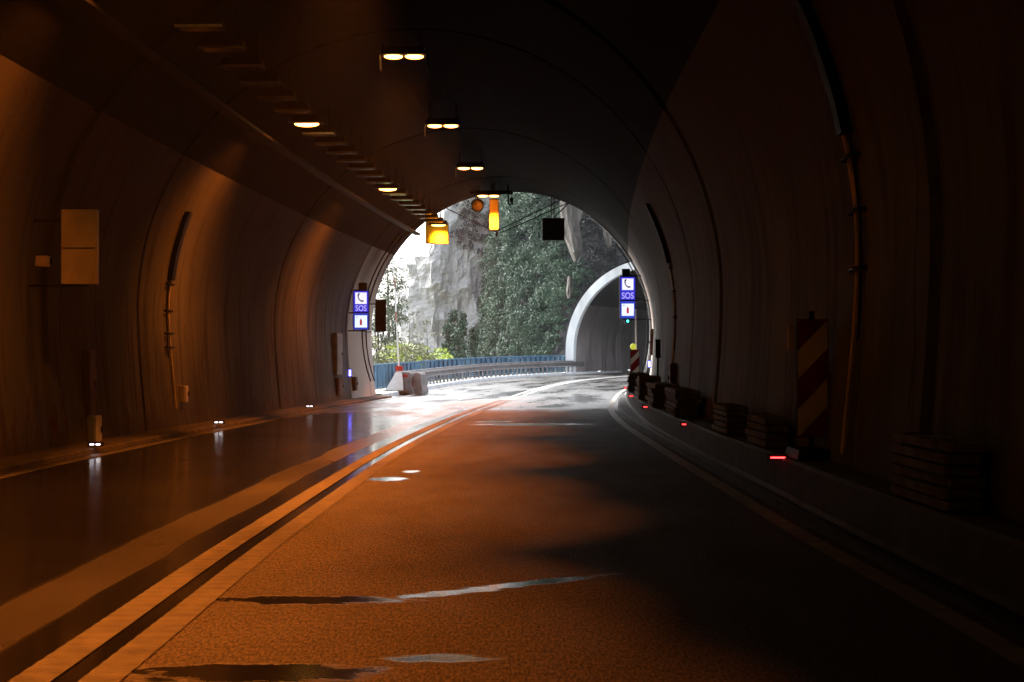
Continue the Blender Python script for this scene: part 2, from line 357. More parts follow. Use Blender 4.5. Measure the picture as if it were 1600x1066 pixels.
# ---------------------------------------------------------------- tunnels
ZP = 4.70        # top of the painted walls
def arc_side(side, z0=0.0, z1=ZP, n=22, inset=0.0):
    return [(CO+side*(hw(z)-inset), z) for z in rng(z0, z1, (z1-z0)/n)]
def arc_top(inset=0.0, n=28):
    a0 = math.asin((ZP-ZC)/RT); r = RT-inset
    return [(CO+r*math.cos(a), ZC+r*math.sin(a)) for a in [PI-a0+(2*a0-PI)*i/n for i in range(n+1)]]
def tunnel(name, y0, y1, joints, label, wm=None):
    wm = wm or M_WALL
    t = empty(name, P(max(y0, 0), 0), 0); inv = Matrix.Translation(-t.location)
    ys = rng(y0, y1, 1.0); extra = []
    for (j, wd) in joints: extra += [j-wd/2, j-wd/2+.03, j+wd/2-.03, j+wd/2]; ys = [q for q in ys if abs(q-j) > wd/2+.1]
    ys = sorted(ys+extra)
    def rec(y):
        for (j, wd) in joints:
            if abs(y-j) < wd/2-.01: return -.07
        return 0
    parts = []
    def full(side, k):
        def f(y):
            r = rec(y)
            inner = [((o+side*(-r)), z) for o, z in arc_side(side)]
            outer = [(CO+side*(hw(z)+.6), z) for z in (ZP, 2.5, -.5)]
            return inner+outer
        return f
    for s in (-1, 1):
        parts.append(sweep('wall', full(s, 0), ys, wm, None, uvmode='z', closed=True))
    def top(y):
        r = rec(y); inner = arc_top(r)
        ro = RT+.6; a0 = math.asin((ZP-ZC)/ro)
        outer = [(CO+ro*math.cos(a), ZC+ro*math.sin(a)) for a in [a0+(PI-2*a0)*i/14 for i in range(15)]]
        return inner+outer
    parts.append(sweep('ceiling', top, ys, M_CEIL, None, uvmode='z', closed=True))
    for p in parts: p.data.transform(inv); p.parent = t
    tag(t, label, 'tunnel'); return t
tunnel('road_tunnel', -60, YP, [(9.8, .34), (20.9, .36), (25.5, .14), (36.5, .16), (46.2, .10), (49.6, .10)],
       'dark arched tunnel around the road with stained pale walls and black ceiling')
t2 = tunnel('road_tunnel', Y2-.55, 125, [(92, .15), (98, .15)], 'far tunnel with bright pale ring at its mouth at the end of the bridge', M_WALL2)
# unseen cap added across the near tunnel to keep daylight out behind the viewer
mb = MB(); q = [P(-60, o, z) for o, z in [(-5.2, -.5), (5.2, -.5), (5.2, 7.4), (-5.2, 7.4)]]; mb.raw(q+[v+Vector((0, -.4, 0)) for v in q], [(0, 1, 2, 3), (7, 6, 5, 4), (0, 4, 5, 1), (1, 5, 6, 2), (2, 6, 7, 3), (3, 7, 4, 0)])
o = mb.build('light_cap', M_CEIL); tag(o, 'unseen dark cap added to keep daylight out far behind the viewer', 'wall')
# bright mouth ring of the far tunnel
mb = MB(); n = 40; vs = []
A0 = -math.asin(min(1, (ZC+.3)/RT)) if False else None
def ring_pts(ex):
    pts = [(-(RT+ex)+.02, -.4), (-(RT+ex), 1.0)]
    pts += [((RT+ex)*math.cos(a), ZC+(RT+ex)*math.sin(a)) for a in [PI-PI*i/n for i in range(n+1)]]
    pts += [((RT+ex), 1.0), ((RT+ex)-.02, -.4)]; return pts
ri, ro = ring_pts(-.01), ring_pts(.46); k = len(ri)
def RP(y, pts): return [P(y, CO+a, b) for a, b in pts]
vs = RP(Y2-.9, ri)+RP(Y2-.9, ro)+RP(Y2-.5, ri)+RP(Y2+2.2, ro); fs = []
for i in range(k-1):
    fs += [(i, i+1, k+i+1, k+i), (i, 2*k+i, 2*k+i+1, i+1), (k+i, k+i+1, 3*k+i+1, 3*k+i)]
mb.raw(vs, fs); o = mb.build('portal_ring', mat('weathered_ring_concrete', (.86, .87, .88), .8, var=.3, scale=1.2, bump=.3, bscale=12, spec=.1, stretch=(1, 1, .35))); o.data.transform(Matrix.Translation(-t2.location)); o.parent = t2
t2.location.z -= .8        # the far lining sits lower in the ground than the near one

# ---------------------------------------------------------------- lamps
def lamp_light(parent, loc, energy, size, size_y, tilt=0, spread=62, fore=0, col=(1, .225, .022)):
    l = bpy.data.lights.new('lamp_light', 'AREA'); l.shape = 'ELLIPSE'; l.size = size; l.size_y = size_y; l.energy = energy; l.color = col
    l.spread = math.radians(spread)
    o = bpy.data.objects.new('lamp_light', l); C.objects.link(o); o.parent = parent; o.location = loc; o.rotation_euler = (fore, tilt, 0); return o
def ord_(i): return ['nearest', 'second nearest', 'third nearest', 'fourth nearest', 'fifth nearest'][i]
def double_lamp(X, Y, z, energy, label):
    t = empty('ceiling_lamp', (X, Y, z)); tag(t, label, 'tunnel lamp', 'twin sodium lamps along the tunnel crown')
    MB().box((0, .02, .085), (.74, .44, .13), bevel=.03, taper=.9).build('housing', M_DARK, t)
    for s in (-1, 1):
        ln = MB().ball((s*.172, 0, .015), .5, (.31, .27, .09), 20, 8).build('lens', M_LENS, t, True)
        lamp_light(t, (s*.172, 0, -.036), energy, .24, .2, tilt=math.radians(5.5), fore=math.radians(17.5)*s, spread=59)
    for s in (-1, 1): MB().box((s*.385, 0, -.06), (.012, .42, .30)).build('added_side_shield', M_DARK, t)  # plates added to narrow the beam across the road
    MB().tube([(-.28, .02, .14), (-.28, .02, .55)], .012).build('hanger', M_DARK, t)
    MB().tube([(.28, .02, .14), (.28, .02, .55)], .012).build('hanger', M_DARK, t)
    return t
E_D = 84
H = 6.25
for i, (px_, py_) in enumerate([(631, 90), (692, 198), (735, 264), (763, 307)]):
    Y = (H-CAMH)*F/(HY-py_); X = (px_-800)*Y/F
    double_lamp(X, Y, H, E_D, ord_(i)+' twin sodium lamp glowing orange on the dark tunnel crown')
for Y in (17.9, 10.5, 3.1):
    double_lamp(axis(Y)-.1, Y, H, E_D*(.75 if Y < 12 else 1), 'lit twin sodium lamp over the road just outside the top of the photo' if Y > 12 else 'lit twin sodium lamp high over the road ahead of the viewer' if Y > 5 else 'lit twin sodium lamp right over the viewer')
def flood(Y, lit, label, energy=0, fore=0):
    z = 5.62; p = P(Y, CO-2.25, z); t = empty('floodlight', p, yaw(Y))
    tag(t, label, 'floodlight', 'lit sodium floodlights over the left lane' if lit else 'unlit floodlights in a row on the left of the ceiling')
    MB().box((0, .02, .06), (.60, .34, .12), bevel=.03, taper=.92).build('housing', M_DARK, t)
    MB().box((0, -.155, -.006), (.62, .02, .035)).build('front_lip', M_GALV, t)
    [MB().tube([(dx, 0, .12), (dx, 0, .52)], .011).build('hanger', M_DARK, t) for dx in (-.2, .2)]
    if lit:
        MB().ball((0, 0, -.015), .5, (.46, .28, .11), 20, 8).build('lens', M_LENS, t, True)
        lamp_light(t, (0, 0, -.08), energy, .3, .2, tilt=math.radians(44) if fore == 0 else 0, spread=94 if fore == 0 else 50, fore=fore)
    else: MB().box((0, .01, -.012), (.52, .24, .02)).build('lens', M_GLASS, t)
litY = [28.1, 38.9, 49.4]
k = 0
sp_ = (litY[1]-litY[0])/8
for j in range(-6, 17):
    Y = litY[0]+sp_*j
    if j in (0, 8): continue
    if Y > 49: continue
    k += 1
    a = ['first', 'second', 'third', 'fourth', 'fifth', 'sixth', 'seventh', 'eighth', 'ninth']
    if j < 0: lb = 'thin dark unlit floodlight, %s before the largest lit floodlight' % a[-j-1]
    elif j < 8: lb = 'thin dark unlit floodlight, %s beyond the largest lit floodlight' % a[j-1]
    else: lb = 'thin dark unlit floodlight, %s beyond the middle lit floodlight' % a[j-9]
    flood(Y, False, lb)
for i, Y in enumerate(litY): flood(Y, True, ['largest lit floodlight on the left of the ceiling, nearest the viewer', 'middle lit floodlight on the left of the ceiling', 'small lit floodlight just above the yellow glowing square sign'][i], 19 if i < 2 else 16, 0 if i < 2 else math.radians(60))
flood(17.3, True, 'lit floodlight at the top edge of the photo on the left ceiling', 14)
# longitudinal cable tray on the ceiling
def tray(off, z, y0, y1, label):
    t = empty('cable_tray', P(y0, off, z)); inv = Matrix.Translation(-t.location)
    o = sweep('tray', [(off-.09, z+.06), (off-.09, z), (off+.09, z), (off+.09, z+.06), (off+.07, z+.06), (off+.07, z+.02), (off-.07, z+.02), (off-.07, z+.06)], rng(y0, y1, 1), M_BLACK, closed=True)
    o.data.transform(inv); o.parent = t
    mb = MB()
    for dx in (-.03, .02): mb.tube([P(y, off+dx, z+.045) for y in rng(y0, y1, 1.5)], .016, 5)
    o = mb.build('cable', M_BLACK); o.data.transform(inv); o.parent = t
    tag(t, label, 'cable tray')
tray(-3.12, 5.34, 2, YP-.3, 'long thin cable tray under the left side of the black ceiling')

# ---------------------------------------------------------------- wall fittings
def wallpt(Y, side, z, inset=0.0): return P(Y, CO+side*(hw(z)-inset), z)
def riser(Y, side, zt, zb, brz, zend, label, boxpos=None):
    t = empty('cable_riser', wallpt(Y, side, .5)); inv = Matrix.Translation(-t.location)
    def fin(mb, name, m, par=t):
        o = mb.build(name, m); o.data.transform(inv if par is t else Matrix.Identity(4)); o.parent = par; return o
    mb = MB(); zs = rng(zb, zt, .12)
    for i in range(len(zs)-1):
        a, b = zs[i], zs[i+1]; q = []
        for z in (a, b):
            for ins in (.0, .09):
                for dy in (-.1, .1): q.append(wallpt(Y+dy, side, z, ins))
        mb.raw(q, [(0, 1, 5, 4), (2, 6, 7, 3), (0, 4, 6, 2), (1, 3, 7, 5)]+([(0, 2, 3, 1)] if i == 0 else [])+([(4, 5, 7, 6)] if i == len(zs)-2 else []))
    fin(mb, 'cover', M_BLACK)
    for z in brz:
        mb = MB(); mb.tube([wallpt(Y-.2, side, z, -.02), wallpt(Y-.2, side, z, .05), wallpt(Y-.1, side, z, .065), wallpt(Y+.1, side, z, .065), wallpt(Y+.2, side, z, .05), wallpt(Y+.2, side, z, -.02)], .02, 6)
        fin(mb, 'bracket', M_DARK)
    fin(MB().tube([wallpt(Y+.03+.05*math.sin(z*2.2), side, z, .035) for z in rng(zend, zt-.1, .15)], .022, 6), 'conduit', M_SIGNB)
    fin(MB().tube([wallpt(Y-.1+.02*math.sin(z*3), side, z, .03) for z in rng(zend+.9, zb, .15)], .012, 6), 'cable', M_DARK)
    tag(t, label, 'cable riser'); return t
riser(27.3, -1, 3.92, 2.70, (2.63, 2.15, 1.75, 1.5), .4, 'black curved cable cover with pale conduit below on the orange lit left wall')
riser(30.0, 1, 4.3, 3.15, (3.05, 2.6, 2.1), .55, 'slim black cable cover with bright conduit on the right wall beside the post')
riser(12.0, 1, 4.25, 3.05, (2.87, 2.45, 2.0), .55, 'wide black cable cover high on the dark right wall above the striped board')

def wall_box(name, px_, py_, Y, wd, ht, dp, m, label, cat, side=-1, extra=None):
    c = at(px_, py_, Y); z = c.z; p = wallpt(Y, side, z, dp/2-.01); rz = yaw(Y)
    t = empty(name, p, rz); tag(t, label, cat)
    MB().box((0, 0, 0), (dp, wd, ht), bevel=.012).build('case', m, t)
    MB().box((-side*(dp/2+.006), 0, 0), (.01, wd*.84, ht*.88)).build('door', m, t)
    MB().box((-side*(dp/2+.022), wd*.3, 0), (.02, .025, .09)).build('handle', M_DARK, t)
    return t
wall_box('junction_box', 293, 616, 27.9, .22, .30, .12, M_SIGNB, 'small ochre junction box low on the left wall beside the pale conduit', 'junction box')
wall_box('junction_box', 72, 407, 20.6, .16, .14, .16, M_SIGNB, 'tiny ochre box at the left of the big blank sign', 'junction box')
wall_box('cable_cabinet', 531, 553, 44.2, .9, 1.2, .14, M_PINK, 'pinkish wall cabinet low on the left wall before the lit phone sign', 'cabinet')
wall_box('cable_cabinet', 531, 604, 44.2, .8, .5, .10, M_RUSTB, 'dark rusty box below the pinkish wall cabinet', 'cabinet')
wall_box('cable_cabinet', 547, 600, 46.6, .35, .42, .12, M_RUSTB, 'red brown box under the blue wall light on the left', 'cabinet')
wall_box('cable_cabinet', 132, 600, 22.6, .34, 1.0, .10, M_RUSTB, 'tall rust brown cover on the left wall under the blank sign', 'cabinet')
wall_box('cable_cabinet', 139, 672, 22.6, .34, .42, .12, M_PALE, 'pale box at the foot of the left wall under the blank sign', 'cabinet')
wall_box('hydrant_box', 1312, 612, 13.6, .5, .45, .07, M_DRED, 'dark red box on the right wall behind the striped board', 'cabinet', side=1)
wall_box('cable_cabinet', 1008, 535, 46.8, .35, .8, .1, M_RUSTB, 'dull brown cover on the right wall under the lit phone sign', 'cabinet', side=1)
wall_box('cable_cabinet', 1060, 590, 29.2, .4, .55, .12, M_RUSTB, 'dark brown box on the right wall just behind the slab stacks', 'cabinet', side=1)

# blank sign sticking out of the left wall, seen from behind
def blank_sign(px_, py_, Y, wd, ht, m, label, armside=-1, tilt=0):
    c = at(px_, py_, Y); t = empty('tunnel_sign', c, tilt); tag(t, label, 'sign')
    MB().box((0, 0, 0), (wd, .12, ht), bevel=.015).build('panel', m, t)
    MB().box((0, -.063, -ht*.02), (wd*.9, .008, .012)).build('seam', M_DARK, t)
    wx = wallpt(Y, armside, c.z).x-c.x
    for dz in (-ht*.5-.02, ht*.36):
        MB().tube([(-armside*wd*.2, .04, dz), (wx, .04, dz)], .018, 6).build('arm', M_DARK, t)
    return t
blank_sign(125, 386, 20.3, .475, .98, M_SIGNB, 'large blank ochre sign box on the near left wall', -1, .0)
blank_sign(595, 493, 49.7, .35, 1.03, M_BLACK, 'tall black sign panel at the left edge of the exit arch', -1)

# illuminated SOS signs
def text_mesh(body, size, name, m, parent, loc, sx=1.0):
    cu = bpy.data.curves.new('txt', 'FONT'); cu.body = body; cu.size = size; cu.extrude = .002; cu.align_x = 'CENTER'; cu.align_y = 'CENTER'; cu.offset = size*.012
    tmp = bpy.data.objects.new('txt', cu); C.objects.link(tmp)
    dg = bpy.context.evaluated_depsgraph_get(); me = bpy.data.meshes.new_from_object(tmp.evaluated_get(dg))
    bpy.data.objects.remove(tmp); me.materials.clear(); me.materials.append(m)
    me.transform(Matrix.Rotation(PI/2, 4, 'X') @ Matrix.Diagonal((sx, 1, 1, 1))); me.name = name
    o = link(name, me, None, parent); o.location = loc; return o
def handset(parent, cx, cz, s):
    pts = []; mb = MB(); n = 14
    a = []; 
    for i in range(n+1):
        t = i/n; ang = PI*.90+t*PI*.52
        r = s*.95; x = cx+s*.46+r*math.cos(ang); z = cz+s*.38+r*math.sin(ang); hwid = s*(.085+.06*abs(2*t-1)**3); nx, nz = math.cos(ang), math.sin(ang)
        a.append(((x+nx*hwid, z+nz*hwid), (x-nx*hwid, z-nz*hwid)))
    poly = [p[0] for p in a]+[p[1] for p in reversed(a)]
    mb.prism(poly, -.008, .0)
    for (px_, pz_), an in ((((a[0][0][0]+a[0][1][0])/2+s*.07, (a[0][0][1]+a[0][1][1])/2+s*.03), 1.25), (((a[-1][0][0]+a[-1][1][0])/2+s*.04, (a[-1][0][1]+a[-1][1][1])/2+s*.06), .15)):
        c, d = math.cos(an), math.sin(an); e = [(-.20, -.12), (.20, -.12), (.20, .12), (-.20, .12)]
        mb.prism([(px_+s*(u*c-v*d), pz_+s*(u*d+v*c)) for u, v in e], -.009, .0)
    o = mb.build('handset_symbol', M_SGBLK, parent); o.location = (0, -.106, 0); return o
def sos_sign(px_, Y, ytop, ymid, ybot, wpx, side, label, green=False):
    sc = Y/F; wd = wpx*sc; zt, zm, zb = [CAMH+(HY-y)*sc for y in (ytop, ymid, ybot)]
    t = empty('emergency_sign', (px_*sc-800*sc, Y, zb)); tag(t, label, 'emergency sign', 'lit emergency phone signs')
    h1, h2 = zt-zm, zm-zb; c1, c2 = (zt+zm)/2-zb, (zm+zb)/2-zb
    for (hh, cc, m) in ((h1, c1, M_SGBLUE), (h2, c2, M_SGBLUE2)):
        bx = MB().box((0, 0, cc), (wd, .18, hh-.012), bevel=.01).build('light_box', M_BLACK, t)
        MB().box((0, -.093, cc), (wd*.90, .008, hh*.93)).build('blue_face', m, bx)
    s = wd*.70; zc = h2+h1-.055*h1-.03-s/2
    MB().box((0, -.1, zc), (s, .008, s)).build('white_square', M_SGWH, t); handset(t, 0, zc, s*.5)
    MB().box((s*.33, -.1055, zc+s*.40), (s*.2, .004, s*.05)).build('small_mark', M_SGLIL, t)
    text_mesh('SOS', h1*.36, 'lettering', M_SGLIL, t, (0, -.101, h2+h1*.19), .80)
    s2 = min(wd*.74, h2*.76); MB().box((0, -.1, c2), (s2, .008, s2)).build('white_square', M_SGWH2, t)
    e = [(-.075, -.3), (.075, -.3), (.09, -.27), (.09, .08), (.05, .16), (.03, .18), (.03, .25), (-.03, .25), (-.03, .18), (-.05, .16), (-.09, .08), (-.09, -.27)]
    MB().prism([(x*s2, c2+z*s2) for x, z in e], -.112, -.104).build('extinguisher_symbol', M_SGRED, t)
    MB().box((-s2*.33, -.1055, c2+s2*.36), (s2*.14, .004, s2*.05)).build('small_mark', M_SGBLUE, t)
    cm = MB().box((wd*.10*(1 if side < 0 else -1), .02, h1+h2+.13), (.24, .26, .20), bevel=.02).build('camera_box', M_BLACK, t)
    MB().tube([(wd*.10*(1 if side < 0 else -1), .02, h1+h2-.02), (wd*.10*(1 if side < 0 else -1), .02, h1+h2+.06)], .03).build('camera_mount', M_DARK, t)
    for dz in (-.02, h2, h1+h2+.02):
        wx = wallpt(Y, side, zb+dz).x-t.location.x
        MB().tube([(-side*wd*.3, .06, dz), (wx, .06, dz)], .02, 6).build('arm', M_DARK, t)
    if green:
        g_ = MB().box((0, -.02, -.075), (.17, .16, .13), bevel=.02).build('signal_box', M_BLACK, t)
        MB().ball((0, -.11, -.07), .04, (1, .5, 1)).build('green_light', M_LEDG, g_, True)
    return t
sos_sign(564.5, 46.5, 454, 489, 516, 25.5, -1, 'lit blue and white SOS phone sign on the left wall')
sos_sign(980.5, 47.5, 432, 470, 498.5, 25.5, 1, 'lit blue and white SOS phone sign on the right wall with green light below', True)

# conduits that follow the arch close to the portal
def arch_pipe(Y, inset, r, m, label, a0, a1):
    pts = [P(Y, CO+(RT-inset)*math.cos(a), ZC+(RT-inset)*math.sin(a)) for a in rng(a0, a1, .08)]
    o = MB().tube(pts, r, 8).build('arch_conduit', m, None, True); tag(o, label, 'conduit')
arch_pipe(50.1, .05, .035, M_GALV, 'shiny metal conduit curving down the right edge of the exit arch', -.30, .95)
arch_pipe(50.0, .16, .018, M_DARK, 'thin dark cable hung beside the shiny conduit on the right arch edge', -.30, .70)
arch_pipe(48.6, .03, .022, M_DARK, 'dark conduit curving up the left wall beside the exit arch', PI-.95, PI+.35)
arch_pipe(49.3, .03, .02, M_DARK, 'second dark conduit on the left wall nearest the arch edge', PI-.75, PI+.35)

def small_light(px_, py_, Y, m, label, side):
    c = at(px_, py_, Y); p = wallpt(Y, side, c.z, .05); t = empty('guide_light', p, yaw(Y)); tag(t, label, 'wall light', 'blue guide lights on the walls')
    MB().box((0, .02, 0), (.1, .1, .24), bevel=.01).build('case', M_DARK, t)
    MB().box((-side*.01, -.035, 0), (.07, .012, .19)).build('lens', m, t)
small_light(544.5, 583, 46.0, M_LEDB, 'small blue light on the left wall above the red brown box', -1)
small_light(1012, 569, 48.2, M_LEDB, 'small blue light at the foot of the exit arch on the right', 1)

# kerb marker lights
def marker(p, rz, m, w_, label, group, dots):
    t = empty('kerb_marker', p, rz); tag(t, label, 'marker light', group)
    MB().box((0, .03, 0), (w_+.05, .09, .06), bevel=.012).build('housing', M_DARK, t)
    mb = MB()
    if dots:
        for i in range(3): 
            for s in (-1, 1): mb.box((s*(.022+.021*i), -.018, 0), (.011, .012, .016))
    else: mb.box((0, -.018, 0), (w_, .012, .012))
    mb.build('light_strip', m, t)
for i, (px_, py_, Y) in enumerate([(1215, 715, 13.2), (1073, 663, 20.6), (1011, 636, 28.0), (987, 619, 35.5), (978, 606, 43.0)]):
    marker(at(px_, py_, Y), yaw(Y), M_LEDR, .125 if i < 4 else .1, ['largest red light strip on the kerb, below the near striped board', 'second red light strip from the viewer on the right kerb',
           'third red light strip from the viewer on the right kerb', 'fourth red light strip from the viewer on the right kerb', 'farthest red light strip, at the bend of the right kerb'][i], 'red marker lights on the right kerb', False)
for i, (px_, py_) in enumerate([(149, 694.5), (342, 660), (484, 635)]):
    Y = (CAMH-.115)*F/(py_-HY); marker(at(px_, py_, Y), yaw(Y), M_LEDW, .16, ['nearest white dotted kerb light at the foot of the left wall', 'middle white dotted kerb light at the foot of the left wall', 'farthest white dotted kerb light at the foot of the left wall'][i], 'white marker lights at the left wall foot', True)
for i, (px_, Y) in enumerate([(917, 82.5), (944, 88), (958, 93)]):
    marker(P(Y, -4.25, .14), yaw(Y), M_LEDW, .14, ['white dot light at the mouth of the far tunnel', 'middle white dot light inside the far tunnel', 'deepest white dot light inside the far tunnel'][i], 'white dot lights in the far tunnel', True)

# ---------------------------------------------------------------- hanging gear at the exit arch
def hang_panel(name, px_, py_, Y, wpx, hpx, m, label, rods, cat='sign', dp=.14, ztop=None):
    sc = Y/F; c = at(px_, py_, Y); t = empty(name, c); tag(t, label, cat); wd, ht = wpx*sc, hpx*sc
    bd = MB().box((0, 0, 0), (wd, dp, ht), bevel=.01).build('case', M_DARK, t)
    MB().box((0, -dp/2-.006, 0), (wd*.95, .01, ht*.95)).build('face', m, t)
    for dx in rods: 
        zz = (ZC+math.sqrt(max(0, RT**2-(c.x+dx-axis(min(Y, YP))-CO)**2))-c.z) if ztop is None else ztop
        MB().tube([(dx, .02, ht/2-.02), (dx, .02, zz+.05)], .022, 6).build('rod', M_DARK, t)
    return t
M_FACEO = mat('orange_sign_face', (.80, .36, .07), .6, var=.08, scale=3, bump=0)
M_FACE = mat('yellow_sign_face', (.85, .74, .08), .6, var=.08, scale=3, bump=0)
hang_panel('hanging_sign', 683, 364.5, 50.25, 36, 33, M_FACE, 'square sign glowing yellow under the farthest left floodlight', (.1,), ztop=.75)
hang_panel('hanging_sign', 864.5, 358.5, 50.2, 35, 35, M_BLACK, 'square black sign hanging in the right of the exit arch', (-.07, .02))
hang_panel('hanging_sign', 772, 336, 47.5, 14, 50, M_FACEO, 'tall narrow orange lit panel hanging below the farthest twin lamp', (0.0,), dp=.12)
# round signal
c = at(746, 322, 47.6); t = empty('round_signal', c); tag(t, 'round signal with orange reflection left of the tall orange panel', 'signal')
MB().tube([(0, -.05, 0), (0, .09, 0)], [.19, .19], 24).build('housing', M_DARK, t)
MB().ball((0, -.05, 0), .165, (1, .35, 1), 20, 10).build('lens', mat('amber_lens', (.55, .25, .08), .2, var=0, bump=0), t, True)
MB().prism([(.21*math.cos(a), .21*math.sin(a)) for a in rng(.2, PI-.2, .2)]+[(.19*math.cos(a), .19*math.sin(a)) for a in reversed(rng(.2, PI-.2, .2))], -.2, -.04).build('visor', M_DARK, t)
MB().tube([(0, .04, .17), (0, .04, .62)], .02).build('rod', M_DARK, t)
# loop-shaped camera hanging
c = at(796.5, 310, 48.5); t = empty('ceiling_camera', c); tag(t, 'small dark camera hanging in the crown of the exit arch', 'camera')
MB().tube([(-.05, 0, .9), (-.05, 0, -.15), (.0, 0, -.2), (.07, 0, -.17), (.09, 0, -.05), (.06, 0, .05)], .028, 8).build('bracket', M_DARK, t)
MB().box((.05, -.03, -.06), (.10, .22, .12), bevel=.02).build('body', M_BLACK, t)
# V of bracing cables
c0 = at(776, 363, 49.5); t = empty('bracing_cable', c0); tag(t, 'pair of thin bracing cables making a wide V across the exit arch', 'cable')
def rel(px_, py_): return at(px_, py_, 49.5)-c0
for pts in ([rel(690, 322), rel(735, 344), rel(776, 363)], [rel(779, 360), rel(830, 335), rel(882, 310)], [rel(782, 364), rel(835, 341), rel(890, 316)]):
    MB().tube(pts, .017, 6).build('cable', M_DARK, t)
MB().tube([rel(776, 350), rel(776, 370)], .035, 8).build('clamp', M_DARK, t)
MB().tube([rel(864, 342), rel(897, 309)], .02, 6).build('strut', M_DARK, t)
# dark fixture bar over the arch crown
c = at(768, 301, 48.2); t = empty('mounting_bar', c); tag(t, 'dark mounting bar fixed under the crown of the exit arch', 'bracket')
MB().box((0, 0, 0), (1.35, .08, .11), bevel=.01).build('beam', M_DARK, t)
for dx in (-.5, 0, .5): MB().tube([(dx, 0, .03), (dx, 0, .5)], .02).build('rod', M_DARK, t)

# ---------------------------------------------------------------- roadworks gear on the right
def beacon(px_, ptop, pbot, Y, label, lamp=False, clip=False):
    sc = Y/F; c = at(px_, pbot, Y); t = empty('striped_board', (c.x, Y, .46), 0); tag(t, label, 'traffic board', 'red and white striped boards on the right walkway')
    h = (pbot-ptop)*sc; z0 = c.z-.46; wd = .25
    MB().box((0, 0, -.0+.04), (.36, .7, .08), bevel=.04, taper=.9).build('foot', M_BLACK, t)
    MB().tube([(0, .03, .07), (0, .03, z0+h+.08)], .022, 8).build('post', M_DARK, t)
    MB().box((0, 0, z0+h/2), (wd+.02, .035, h+.02), bevel=.012).build('panel', M_DARK, t)
    MB().box((0, -.021, z0+h/2), (wd, .006, h)).build('white_face', M_TAN, t)
    # diagonal red stripes rising to the right, clipped to the panel
    for k_ in range(-1, 4):
        a = z0+h-.375*h-k_*.505*h; lo, hi = z0, z0+h
        # stripe between lines z = a + m x and z = a-.25 + m x
        mslope = 1.05; poly = []
        n = 12
        up = [(-wd/2+wd*i/n, min(hi, max(lo, a+mslope*(-wd/2+wd*i/n)))) for i in range(n+1)]
        dn = [(-wd/2+wd*i/n, min(hi, max(lo, a-.25+mslope*(-wd/2+wd*i/n)))) for i in range(n+1)]
        mb = MB(); any_ = False
        for i in range(n):
            q = [(up[i][0], -.0265, up[i][1]), (up[i+1][0], -.0265, up[i+1][1]), (dn[i+1][0], -.0265, dn[i+1][1]), (dn[i][0], -.0265, dn[i][1])]
            if (up[i][1]-dn[i][1])+(up[i+1][1]-dn[i+1][1]) > .002: mb.raw(q, [(0, 1, 2, 3)]); any_ = True
        if any_: mb.build('red_stripe', M_DRED, t)
    if lamp:
        MB().ball((-.05, 0, z0+h+.10), .095, (1, .7, 1), 14, 8).build('warning_lamp', M_LEDY, t, True)
    if clip: MB().box((-.175, .0, z0+h-.15), (.06, .04, .20), bevel=.01).build('reflector_tab', M_PALE, t)
    return t
beacon(1269, 501, 681, 13.0, 'large red and white striped board on the near right walkway', clip=True)
beacon(992, 547, 592, 45.0, 'small distant striped board with a yellow lamp on top at the walkway end', lamp=True)

random.seed(4)
def stack(px0, px1, ptop, Y, n, desc, depth=1.2):
    sc = Y/F; x0, x1 = (px0-800)*sc, (px1-800)*sc; x0 = max(x0, axis(Y)+kerb_off(Y)+.03); x1 = min(x1, axis(Y)+CO+hw(.8)-.05)
    ztop = CAMH+(HY-ptop)*sc; hgt = (ztop-.462)/n; wd = x1-x0
    for i in range(n):
        dx = random.uniform(-.02, .02); dy = random.uniform(-.03, .03)
        t = MB().box((0, 0, hgt*.44), (wd-.05, depth, hgt*.80), rz=random.uniform(-.02, .02), bevel=.015)
        for s in (-1, 1): t.box((0, s*depth*.33, hgt*.92), (wd*.7, .06, hgt*.16))
        o = t.build('cover_slab', M_SLAB); o.location = ((x0+x1)/2+dx, Y+depth/2+dy, .463+hgt*i); o.rotation_euler = (0, 0, yaw(Y))
        pos = 'topmost' if i == n-1 else 'bottom' if i == 0 else ['second', 'third', 'fourth', 'fifth', 'sixth'][i-1]+' from below'
        if pos[0] == 's' or pos[0] == 't' or pos[0] == 'f': pos = pos
        tag(o, 'grey cover slab, %s in the %s' % (pos, desc), 'slab', 'cover slabs stacked on the right walkway')
stack(1345, 1545, 690, 8.4, 6, 'dark stack at the right edge nearest the viewer')
stack(1172, 1290, 652, 14.4, 4, 'low stack directly behind the near striped board')
stack(1108, 1215, 634, 17.0, 5, 'stack just left of the near striped board')
stack(1050, 1140, 609, 22.0, 6, 'wide tall stack in front of the dark ring joint', 2.4)
stack(1022, 1066, 600, 26.2, 5, 'narrow stack below the slim post sign', 2.4)
stack(990, 1040, 588, 31.0, 6, 'far stack below the right SOS sign', 2.4)
stack(982, 1020, 583, 38.0, 6, 'farthest stack at the foot of the distant striped board', 2.4)

# slim post with sign on the right walkway
Y = 33.5; c = at(1048, 597, Y); t = empty('post_sign', (wallpt(Y, 1, .8, .12).x, Y, .46)); tag(t, 'slim post with small dark sign against the right wall', 'sign')
t.location.x = min((1048-800)*Y/F, t.location.x)
MB().tube([(0, 0, 0), (0, 0, 1.0)], .022).build('post', M_DARK, t)
MB().box((0, -.03, 1.05), (.11, .05, .40), bevel=.012).build('panel', M_BLACK, t)
MB().box((0, 0, .01), (.18, .18, .02)).build('foot', M_DARK, t)
